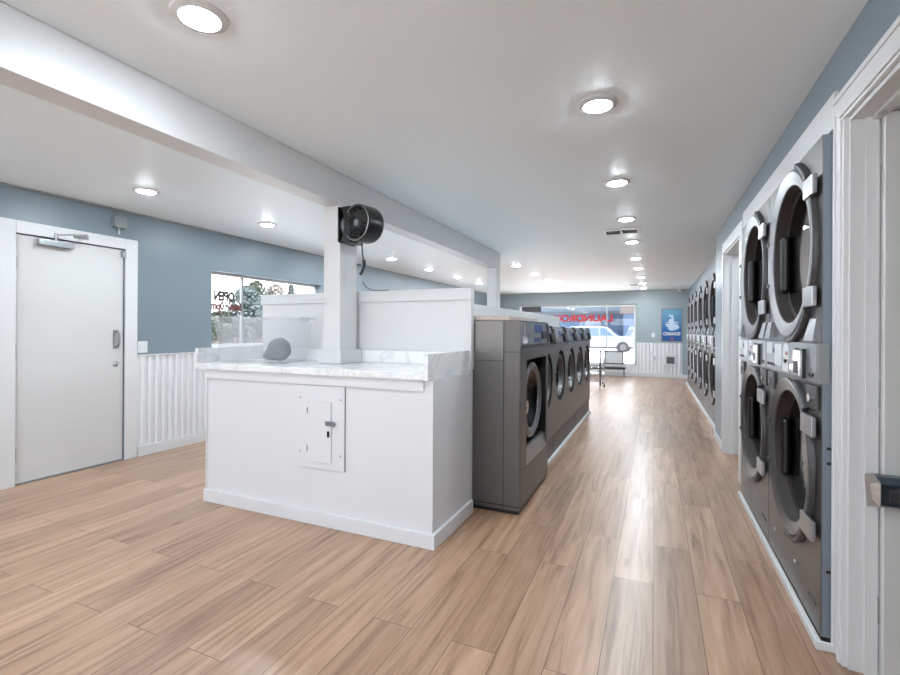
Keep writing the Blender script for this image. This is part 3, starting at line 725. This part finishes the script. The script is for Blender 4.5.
    MB().box(-.30, -.27, -.019, -.016, 1.165, 1.19, .002).build('display', M['blueprint'], cp)
    k = MB(); k.box(DW+.0032, DW+.0105, -.014, .022, 1.068, 1.232, .002); k.build('panel_bracket', M['galv'], cp)
    MB().box(DW-.16, DW-.06, -.004, -.0005, .13, .14).build('toe_seam', M['gask'], t)
    for q in (.1, -.3): MB().lathe([(0, -.006), (.010, -.006), (.012, 0)], (q, -.0005, .175), (0, 1, 0), 16).build('screw', M['galv'], t)
    return t
ds = dryer_stack(); GN = 'stacked tumble dryers'
ds.location = (.625, NY0+PW, 0); ds['label'] = 'stacked pair of grey dryers nearest the viewer on the right'
dup(ds, (.625, NY0+3*PW, 0), -PI/2, 'second stacked pair of dryers, between the nearest stack and the open doorway')
fl_ = ['nearest of the six far dryer stacks, just past the blue pier', 'second of the six dryer stacks past the blue pier', 'third of the six dryer stacks past the blue pier',
       'fourth of the six dryer stacks past the blue pier', 'fifth of the six dryer stacks past the blue pier', 'farthest dryer stack, nearest the change poster']
for i in range(6):
    q = dup(ds, (.748, 6.885+.4925+.985*i, 0), -PI/2, fl_[i]); q.scale = (1.036, 1, 1)

# ------------------------------------------------------------------ fan on the column
fn = thing('wall_fan', 'black drum fan mounted on the column above the counter', 'fan', (-2.12, 2.86, 2.05))
k = MB(); k.box(.0005, .014, -.10, .10, -.13, .13, .006); k.build('mount_plate', M['fanblack'], fn)
MB().lathe([(0, .03), (.07, .03), (.078, .024), (.078, 0)], (.014, 0, 0), (1, 0, 0), 32).build('pivot', M['galv'], fn)
ax = Vector((-.22, -.975, 0)).normalized(); cc = Vector((.188, -.0, .0))
MB().prism([(.0142, .128), (.10, .132), (.10, -.132), (.0142, -.128), (.045, -.07), (.058, 0), (.045, .07)], 'y', -.085, .085, .004).build('housing', M['fanblack'], fn)
dm = MB().lathe([(.120, -.11), (.132, -.105), (.135, -.09), (.135, .02), (.125, .05), (.10, .065), (.0, .068), (0, .06), (.09, .055), (.118, .03), (.120, -.10)], cc, -ax, 48, True).build('drum', M['fanblack'], fn)
k = MB()
fc = cc+ax*.105; ur = Vector((0, 0, 1)); vr = ax.cross(ur)
for rr in (.028, .05, .072, .094, .116):
    k.tube([fc+(ur*math.cos(2*PI*i/28)+vr*math.sin(2*PI*i/28))*rr for i in range(29)], .0018, 5)
for i in range(16):
    a = 2*PI*i/16; k.tube([fc+(ur*math.cos(a)+vr*math.sin(a))*.02, fc+(ur*math.cos(a)+vr*math.sin(a))*.122], .0018, 5)
k.build('grille', M['gask'], dm)
k = MB(); k.tube([fc+(ur*math.cos(2*PI*i/40)+vr*math.sin(2*PI*i/40))*.127 for i in range(41)], .004, 8); k.build('face_ring', M['galv'], dm)
MB().lathe([(0, 0), (.026, .002), (.028, .01), (0, .01)], fc, -ax, 24).build('hub_badge', M['galv'], dm)
k = MB()
for i in range(5):
    a = 2*PI*i/5; p = fc-ax*.05
    d1 = ur*math.cos(a)+vr*math.sin(a); d2 = ur*math.cos(a+.7)+vr*math.sin(a+.7); 
    q = [p+d1*.02-ax*.012, p+d1*.108-ax*.018, p+d2*.108+ax*.018, p+d2*.02+ax*.012]
    k.hexa([tuple(v) for v in q]+[tuple(v-ax*.003) for v in q])
k.cyl(p+ax*.02, p-ax*.04, .03); k.build('blades', M['dark'], dm)
e0 = cc+ax*.05+Vector((0, 0, -.135))
cd = MB().tube([e0+Vector((0, 0, .02)), e0+Vector((.003, 0, -.03)), e0+Vector((.008, 0, -.09)), e0+Vector((.018, 0, -.14))], .006).build('cord', M['dark'], fn)
MB().tube([e0+Vector((.020, 0, -.13)), e0+Vector((.022, 0, -.165)), e0+Vector((.008, -.002, -.205)), e0+Vector((-.008, -.004, -.235))], .013, 10).build('plug', M['fanblack'], cd)

o = MB().tube([(-2.11, 3.07, 1.66), (-2.08, 3.085, 1.615), (-2.03, 3.09, 1.592), (-1.95, 3.092, 1.590), (-1.88, 3.092, 1.5905)], .0035).build('cable', M['gask'], None)
tag(o, 'thin grey cable lying along the top of the half wall', 'cable')
o = MB().tube([(-1.55, 5.0, 1.511), (-1.55, 5.0, 1.56), (-1.545, 5.0, 1.60), (-1.56, 5.02, 1.575), (-1.57, 5.02, 1.55)], .004).build('wire_hook', M['galv'], None)
tag(o, 'small bent wire standing on the bulkhead near the far column', 'wire')

# ------------------------------------------------------------------ left wall fittings
o = thing('light_switch', 'white light switch plate right of the left door frame', 'switch', (XL, 3.04, 1.10))
MB().box(.0005, .008, -.048, .048, -.058, .058, .003).build('plate', M['label'], o)
for q in (-.022, .022): MB().box(.008, .013, q-.008, q+.008, -.02, .02, .002).build('toggle', M['label'], o)
o = thing('junction_box', 'grey electrical box on the blue wall above the left door', 'electrical box', (XL, 2.80, 2.245))
MB().box(.001, .05, -.052, .052, .01, .115, .004).build('box', M['galv'], o)
MB().box(.05, .054, -.055, .055, .008, .117, .002).build('cover', M['galv'], o)
MB().cyl((.02, 0, -.05), (.02, 0, .01), .009).build('conduit', M['trim'], o)
MB().cyl((.02, 0, .115), (.02, 0, .172), .010).build('conduit', M['galv'], o)
o = MB().cyl((XL+.015, YF+.02, H-.012), (XL+.015, 9.0, H-.012), .0095, None, 10).build('conduit_pipe', M['galv'], None)
tag(o, 'thin grey conduit running along the top of the left wall', 'conduit')

# ------------------------------------------------------------------ end wall fittings
ps = thing('change_poster', 'blue framed poster reading CHANGE on the end wall', 'poster', (.435, YB, 1.455))
k = MB(); hx, hz = .27, .465
k.box(-hx, hx, -.022, -.001, hz-.028, hz, .003); k.box(-hx, hx, -.022, -.001, -hz, -hz+.028, .003); k.box(-hx, -hx+.028, -.022, -.001, -hz+.028, hz-.028, .003); k.box(hx-.028, hx, -.022, -.001, -hz+.028, hz-.028, .003)
k.build('frame', M['panel'], ps)
def poster_mat():
    m = pbr('poster_print', (60, 130, 190), .4); nt = m.node_tree; N = nt.nodes; L = nt.links
    tc = N.new('ShaderNodeTexCoord'); sp = N.new('ShaderNodeSeparateXYZ'); L.new(tc.outputs['Object'], sp.inputs[0])
    mr = N.new('ShaderNodeMapRange'); mr.inputs[1].default_value = -.44; mr.inputs[2].default_value = .44; L.new(sp.outputs['Z'], mr.inputs[0])
    r = N.new('ShaderNodeValToRGB'); e = r.color_ramp.elements
    e[0].position = .12; e[0].color = lin(26, 84, 152); e[1].position = .9; e[1].color = lin(104, 160, 190); x = e.new(.35); x.color = lin(34, 102, 170)
    n = N.new('ShaderNodeTexNoise'); n.inputs['Scale'].default_value = 7; L.new(tc.outputs['Object'], n.inputs['Vector'])
    ad = N.new('ShaderNodeMath'); ad.operation = 'MULTIPLY_ADD'; ad.inputs[1].default_value = .3; L.new(n.outputs['Fac'], ad.inputs[0])
    sb = N.new('ShaderNodeMath'); sb.operation = 'SUBTRACT'; sb.inputs[1].default_value = .15; L.new(mr.outputs[0], sb.inputs[0]); L.new(sb.outputs[0], ad.inputs[2])
    L.new(ad.outputs[0], r.inputs[0]); L.new(r.outputs[0], N['Principled BSDF'].inputs['Base Color']); return m
pp = MB().box(-hx+.028, hx-.028, -.012, -.001, -hz+.028, hz-.028).build('print', poster_mat(), ps)
tm = lambda x, y, z: Matrix.Translation((x, y, z)) @ Matrix(((1, 0, 0, 0), (0, 0, -1, 0), (0, 1, 0, 0), (0, 0, 0, 1)))
text('lettering', 'CHANGE', .12, M['label'], pp, tm(0, -.0125, -.24), .0006, 1, .006, .43)
k = MB()
for (x, z, a, b_) in ((0, .06, .075, .13), (-.05, .0, .10, .07), (.07, -.03, .11, .09), (.02, .2, .03, .1), (-.10, .06, .06, .03), (.12, .07, .06, .03), (-.04, .27, .02, .05), (0, -.10, .09, .05)):
    P_ = [(x+a*math.cos(2*PI*i/20)*(1+.18*math.sin(5*i)), z+b_*math.sin(2*PI*i/20)*(1+.18*math.cos(7*i))) for i in range(20)]
    k.prism(P_, 'y', -.0128-.0002*abs(x), -.012)
k.build('splash_print', pbr('splash_white', (196, 214, 232), .4), pp)
k = MB(); k.box(-.15, -.075, -.0136, -.0129, .045, .065); k.box(.085, .16, -.0136, -.0129, .045, .065); k.build('dark_marks', pbr('navy', (30, 44, 84), .4), pp)
MB().lathe([(0, -.0008), (.035, -.0008), (.04, 0)], (.01, -.012, -.38), (0, 1, 0), 20).build('emblem', pbr('dull_red', (150, 92, 96), .4), pp)
o = thing('light_switch', 'white switch plate on the end wall left of the poster', 'switch', (-.03, YB, 1.18))
MB().box(-.045, .045, -.008, -.0005, -.065, .065, .003).build('plate', M['label'], o)
MB().box(-.01, .01, -.014, -.008, -.02, .02, .002).build('toggle', M['label'], o)
o = thing('wall_outlet', 'small white outlet on the ribbed wainscot of the end wall', 'outlet', (.0, YB-.034, .53))
MB().box(-.04, .04, -.008, -.0005, -.06, .06, .003).build('plate', M['label'], o)
k = MB(); k.box(-.016, .016, -.010, -.0081, .01, .04, .002); k.box(-.016, .016, -.010, -.0081, -.04, -.01, .002); k.build('sockets', M['panel'], o)
o = thing('wall_vent', 'square white wall vent with grey grille low on the end wall', 'air vent', (.41, YB-.034, .48))
k = MB(); k.box(-.15, .15, -.015, -.0005, .10, .16, .003); k.box(-.15, .15, -.015, -.0005, -.16, -.09, .003); k.box(-.15, -.10, -.015, -.0005, -.09, .10, .003); k.box(.10, .15, -.015, -.0005, -.09, .10, .003); k.build('frame', M['trim'], o)
MB().box(-.10, .10, -.006, -.0005, -.09, .10).build('backing', M['gask'], o)
k = MB()
for i in range(8): k.box(-.10, .10, -.012, -.006, -.083+i*.0245, -.074+i*.0245)
k.build('grille', M['galv'], o)
o = thing('security_camera', 'small white dome camera high on the end wall near the right corner', 'camera', (.62, YB, 2.395))
MB().lathe([(0, 0), (.05, 0), (.055, .02), (.05, .03), (0, .03)], (0, -.0005, 0), (0, -1, 0), 28).build('base', M['trim'], o)
MB().ball((0, -.05, -.015), .042).build('lens_dome', M['label'], o)
o = MB().box(-.30, .30, -.02, .02, -.085, .085, .006).build('window_sign', M['dark'], None); o.location = (-3.5, YB+.03, 1.945)
tag(o, 'dark rectangular sign hanging in the top left of the shop window', 'sign')

# bench, framed board, laundry cart
bn = thing('bench', 'low bench with black seat and pale legs below the shop window', 'bench', (-1.45, 13.72, 0))
MB().box(-.72, .72, -.17, .17, .235, .285, .01).build('seat', M['black'], bn)
for sx in (-1, 1):
    k = MB(); k.tube([(sx*.68, -.15, 0.008), (sx*.68, -.15, .22), (sx*.68, .15, .22), (sx*.68, .15, .008)], .014, 8); k.build('leg', M['panel'], bn)
k = MB(); k.box(-.68, .68, -.012, .012, .205, .234, .002); k.build('rail', M['panel'], bn)
fb = thing('framed_board', 'white board in dark grey frame leaning on the window sill behind the bench', 'board', (-1.07, YB-.013, BZ0+.006))
k = MB(); k.box(-.27, .27, -.012, .012, 0, .035, .003); k.box(-.27, .27, -.012, .012, .355, .39, .003); k.box(-.27, -.235, -.012, .012, .035, .355, .003); k.box(.235, .27, -.012, .012, .035, .355, .003); k.build('frame', M['gask'], fb)
MB().box(-.236, .236, -.004, .006, .034, .356).build('panel', M['label'], fb)
cr = thing('laundry_cart', 'rolling wire laundry cart standing past the end of the washers', 'laundry cart', (-1.31, 11.4, 0), .15)
for x, y in ((-.22, -.3), (.22, -.3), (-.22, .3), (.22, .3)):
    w_ = MB(); w_.cyl((x-.014, y, .042), (x+.014, y, .042), .04, None, 20); w_.build('caster', M['dark'], cr)
    MB().tube([(x, y, .05), (x, y, .13)], .010).build('caster_stem', M['chrome'], cr)
k = MB()
for z in (.13, .30):
    k.tube([(-.24, -.32, z), (.24, -.32, z), (.24, .32, z), (-.24, .32, z), (-.24, -.32, z)], .010)
k.tube([(-.24, -.32, .13), (.24, .32, .13)], .008); k.tube([(.24, -.32, .13), (-.24, .32, .13)], .008)
k.build('base_frame', M['chrome'], cr)
k = MB()
for z in (.45, .62): k.tube([(-.23, -.31, z), (.23, -.31, z), (.23, .31, z), (-.23, .31, z), (-.23, -.31, z)], .006)
for i in range(8):
    q = -.23+.46*i/7
    k.tube([(q, -.31, .62), (q, -.31, .32), (q, .31, .32), (q, .31, .62)], .003, 5)
for i in range(9):
    q = -.31+.62*i/8
    k.tube([(-.23, q, .62), (-.23, q, .32), (.23, q, .32), (.23, q, .62)], .003, 5)
k.build('wire_basket', M['chrome'], cr)
MB().tube([(.13, -.32, .02), (.13, -.32, .85)], .018, 10).build('upright', M['dark'], cr)
MB().tube([(-.2, -.32, .83), (.2, -.32, .83)], .011, 10).build('push_rail', M['dark'], cr)

# ------------------------------------------------------------------ outside
g = MB().box(-90, 90, YB+.16, 120, -.2, -.05); g.box(-90, XL-.16, -60, YB+.16, -.2, -.05); g.box(XL-.16, 60, -60, YF-.16, -.2, -.05)
tag(g.build('ground', M['pave']), 'pale paved ground outside the windows', 'pavement', None, 'structure')
def car(name, label, loc, L, Hh, rz, pickup=False):
    t = thing(name, label, 'car', loc, rz)
    hl = L/2
    body = [(-hl, .42), (-hl+.05, .95), (-hl+.25, 1.02), (hl-1.25, 1.02), (hl-.15, .92), (hl, .72), (hl, .36), (hl-.2, .28), (-hl+.2, .28)]
    MB().prism(body, 'y', -.88, .88, .06).build('body', M['car'], t)
    roof = [(-hl+.2, 1.0), (-hl+.55, Hh-.06), (-hl+.8, Hh), (hl-2.3, Hh), (hl-2.0, Hh-.06), (hl-1.25, 1.0)]
    k = MB().prism(roof, 'y', -.78, .78, .05); k.build('cabin', M['car'], t)
    zs = 1.07; ze = Hh-.12
    for s_ in (-1, 1):
        yq = s_*.782
        for a, b_, c_, d_ in ((-hl+.45, -hl+1.35, -hl+.75, -hl+1.35), (-hl+1.45, hl-2.45, -hl+1.45, hl-2.45), (hl-2.35, hl-1.55, hl-2.35, hl-2.1)):
            MB().prism([(a, zs), (b_, zs), (d_, ze), (c_, ze)], 'y', min(yq, yq+s_*.008), max(yq, yq+s_*.008)).build('window', M['carglass'], t)
    MB().hexa([(hl-1.33, -.68, 1.04), (hl-1.25, -.68, 1.04), (hl-1.25, .68, 1.04), (hl-1.33, .68, 1.04), (hl-2.05, -.64, Hh-.1), (hl-1.98, -.64, Hh-.1), (hl-1.98, .64, Hh-.1), (hl-2.05, .64, Hh-.1)]).build('windscreen', M['carglass'], t)
    for x in (-hl+.95, hl-.95):
        for s_ in (-1, 1):
            w_ = MB().lathe([(.0, -.1), (.30, -.1), (.36, -.07), (.36, .07), (.30, .1), (0, .1)], (x, s_*.83, .31), (0, 1, 0), 32).build('wheel', M['tyre'], t)
            MB().lathe([(0, 0), (.20, .0), (.21, -.02)], (x, s_*.935, .31), (0, s_, 0), 24).build('hubcap', M['gask'], w_)
            MB().lathe([(.37, -.02), (.43, -.02), (.43, .02), (.37, .02)], (x, s_*.87, .31), (0, 1, 0), 24, True, -.15, PI+.15, (1, 0, 0)).build('wheel_arch', M['tyre'], t)
    for s_ in (-1, 1):
        MB().box(hl-.06, hl+.01, s_*.72-.12, s_*.72+.12, .68, .80, .02).build('headlight', M['panel'], t)
    MB().box(-hl+.3, hl-.3, -.9, .9, .22, .32, .03).build('sill', M['tyre'], t)
    return t
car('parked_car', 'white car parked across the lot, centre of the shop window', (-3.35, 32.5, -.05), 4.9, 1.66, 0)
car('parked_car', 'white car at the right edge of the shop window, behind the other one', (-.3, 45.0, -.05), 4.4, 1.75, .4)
b = thing('building', 'low blue-grey building across the lot beyond the parked cars', 'building', (-12, 56, -.05))
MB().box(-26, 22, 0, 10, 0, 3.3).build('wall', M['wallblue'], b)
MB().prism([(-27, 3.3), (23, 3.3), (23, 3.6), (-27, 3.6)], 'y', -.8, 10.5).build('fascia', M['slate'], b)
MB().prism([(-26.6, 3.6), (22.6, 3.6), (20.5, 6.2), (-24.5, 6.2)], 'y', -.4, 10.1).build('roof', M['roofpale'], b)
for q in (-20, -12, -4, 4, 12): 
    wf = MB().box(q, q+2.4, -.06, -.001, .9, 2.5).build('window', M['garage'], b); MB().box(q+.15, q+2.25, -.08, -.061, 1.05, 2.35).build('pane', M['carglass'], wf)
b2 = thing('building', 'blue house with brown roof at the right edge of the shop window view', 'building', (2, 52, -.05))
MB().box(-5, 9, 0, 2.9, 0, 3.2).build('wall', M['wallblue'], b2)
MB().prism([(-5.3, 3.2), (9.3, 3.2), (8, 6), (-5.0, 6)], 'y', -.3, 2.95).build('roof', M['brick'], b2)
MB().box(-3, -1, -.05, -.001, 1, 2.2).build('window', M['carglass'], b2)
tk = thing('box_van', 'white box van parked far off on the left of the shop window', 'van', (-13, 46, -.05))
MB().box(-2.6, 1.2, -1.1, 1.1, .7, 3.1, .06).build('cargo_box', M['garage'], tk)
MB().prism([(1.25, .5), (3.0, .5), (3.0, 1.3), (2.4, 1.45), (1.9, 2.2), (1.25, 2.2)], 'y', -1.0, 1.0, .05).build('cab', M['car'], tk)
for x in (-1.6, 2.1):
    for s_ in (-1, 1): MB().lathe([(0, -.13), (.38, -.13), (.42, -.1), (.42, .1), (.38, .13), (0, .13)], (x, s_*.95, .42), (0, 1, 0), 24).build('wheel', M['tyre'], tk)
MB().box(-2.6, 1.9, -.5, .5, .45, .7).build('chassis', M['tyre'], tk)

def tree(name, label, loc, h, rad, kind, mat):
    t = thing(name, label, 'tree', loc, random.random()*6, 'trees outside the left window')
    MB().tube([(0, 0, 0), (.05, .02, h*.3), (0, .04, h*.6), (.02, 0, h*.93)], .035*h**.7, 8).build('trunk', M['bark'], t)
    k = MB(); rnd = random.Random(h*31+rad)
    n = 2600
    for i in range(n):
        if kind == 'conifer':
            u = rnd.random()**.7; z = h*(1-.88*u); rr = rad*u*(.55+.45*abs(math.sin(u*22)))*math.sqrt(rnd.random()*.8+.2)
            a = rnd.random()*2*PI; p = Vector((rr*math.cos(a), rr*math.sin(a), z-.12*rr))
        else:
            a = rnd.random()*2*PI; q = rnd.uniform(-1, 1); s_ = math.sqrt(1-q*q); rr = rad*(.55+.45*rnd.random())
            lob = 1+.25*math.sin(3*a+q*4)
            p = Vector((rr*s_*math.cos(a)*lob, rr*s_*math.sin(a)*lob, h*.62+q*h*.38))
        d = Vector((rnd.uniform(-1, 1), rnd.uniform(-1, 1), rnd.uniform(-.6, .6))).normalized(); u_ = d.orthogonal().normalized(); v_ = d.cross(u_)
        s_ = (.04 if kind == 'bare' else .045)*rad+.04
        if kind == 'bare': vs = [p, p+u_*s_*.2+v_*s_*.1, p+v_*s_*2.2]
        else: vs = [p-u_*s_-v_*s_*.4, p+u_*s_*.2-v_*s_*.7, p+u_*s_+v_*s_*.3, p-u_*s_*.1+v_*s_]
        k.bm.faces.new([k.bm.verts.new(q_) for q_ in vs])
    k.build('crown', mat, t, None, False)
    return t
def left_at(u, t):
    du = u-450; xc = du/F; ca, sa = math.cos(A), math.sin(A)
    return ((xc*ca-sa)*t, (xc*sa+ca)*t, -.05)
tree('leafy_tree', 'dark bushy tree just right of the lettering on the left window', left_at(247, 22), 3.4, .75, 'round', M['leaf2'])
tree('leafy_tree', 'taller loose tree beside the dark bushy one outside the left window', left_at(256, 25), 3.95, .62, 'round', M['leaf'])
tree('bare_tree', 'hazy brown tree in the middle of the left window', left_at(275, 30), 4.3, .75, 'round', M['leaf3'])
tree('conifer_tree', 'pointed conifer at the right end of the left window', left_at(291, 34), 4.8, 1.6, 'conifer', M['leaf2'])
tree('leafy_tree', 'low tree behind the opening hours lettering', left_at(222, 30), 2.5, 1.2, 'round', M['leaf'])
k = MB(); rnd = random.Random(5)
for i in range(3800):
    u = rnd.uniform(195, 330); p = Vector(left_at(u, 36+rnd.random()*2)); p.z = rnd.random()**1.3*(2.1+.5*math.sin(u*.23))
    d = Vector((rnd.uniform(-1, 1), rnd.uniform(-1, 1), rnd.uniform(-1, 1))).normalized(); u_ = d.orthogonal().normalized(); v_ = d.cross(u_); s_ = .2
    k.bm.faces.new([k.bm.verts.new(q) for q in (p-u_*s_, p-v_*s_*.8, p+u_*s_, p+v_*s_)])
tag(k.build('hedge', M['leaf3'], None, None, False), 'low hazy hedge along the far side of the lot', 'hedge', None, 'stuff')

# ------------------------------------------------------------------ light
sun = bpy.data.lights.new('sun', 'SUN'); sun.energy = 24; sun.angle = .02; sun.color = (1, .97, .93)
so = bpy.data.objects.new('sun', sun); COL.objects.link(so)
so.rotation_euler = Vector((-.8, .10, -1.0)).to_track_quat('-Z', 'Y').to_euler()
wd = bpy.data.worlds.new('world'); S.world = wd; wd.use_nodes = True
nt = wd.node_tree; bg = nt.nodes['Background']
tc = nt.nodes.new('ShaderNodeTexCoord'); sp = nt.nodes.new('ShaderNodeSeparateXYZ'); rp = nt.nodes.new('ShaderNodeValToRGB')
nt.links.new(tc.outputs['Generated'], sp.inputs[0]); nt.links.new(sp.outputs['Z'], rp.inputs[0])
rp.color_ramp.elements[0].color = (.96, .98, 1, 1); rp.color_ramp.elements[1].position = .6; rp.color_ramp.elements[1].color = (.3, .37, .46, 1)
nt.links.new(rp.outputs[0], bg.inputs[0]); bg.inputs[1].default_value = 4.4

for nm, loc, rot, sx, sy in (('left_window_portal', (XL-.152, (WY0+WY1)/2, (WZ0+WZ1)/2), (0, -PI/2, 0), WZ1-WZ0, WY1-WY0), ('added_left_window_portal', (XL-.152, 10.4, (WZ0+WZ1)/2), (0, -PI/2, 0), WZ1-WZ0, 3.6),
                             ('shop_window_portal', ((BX0+BX1)/2, YB+.152, (BZ0+BZ1)/2), (-PI/2, 0, 0), BX1-BX0, BZ1-BZ0), ('added_rear_window_portal', (-2, YF-.152, 1.35), (PI/2, 0, 0), 4.4, 1.6)):
    pd = bpy.data.lights.new(nm, 'AREA'); pd.shape = 'RECTANGLE'; pd.size = sx; pd.size_y = sy; pd.cycles.is_portal = True
    po = bpy.data.objects.new(nm, pd); COL.objects.link(po); po.location = loc; po.rotation_euler = rot
S.cycles.sample_clamp_indirect = 6
S.view_settings.view_transform = 'Standard'; S.view_settings.look = 'None'
S.view_settings.gamma = 1; S.view_settings.use_curve_mapping = False
S.view_settings.exposure = 0.28
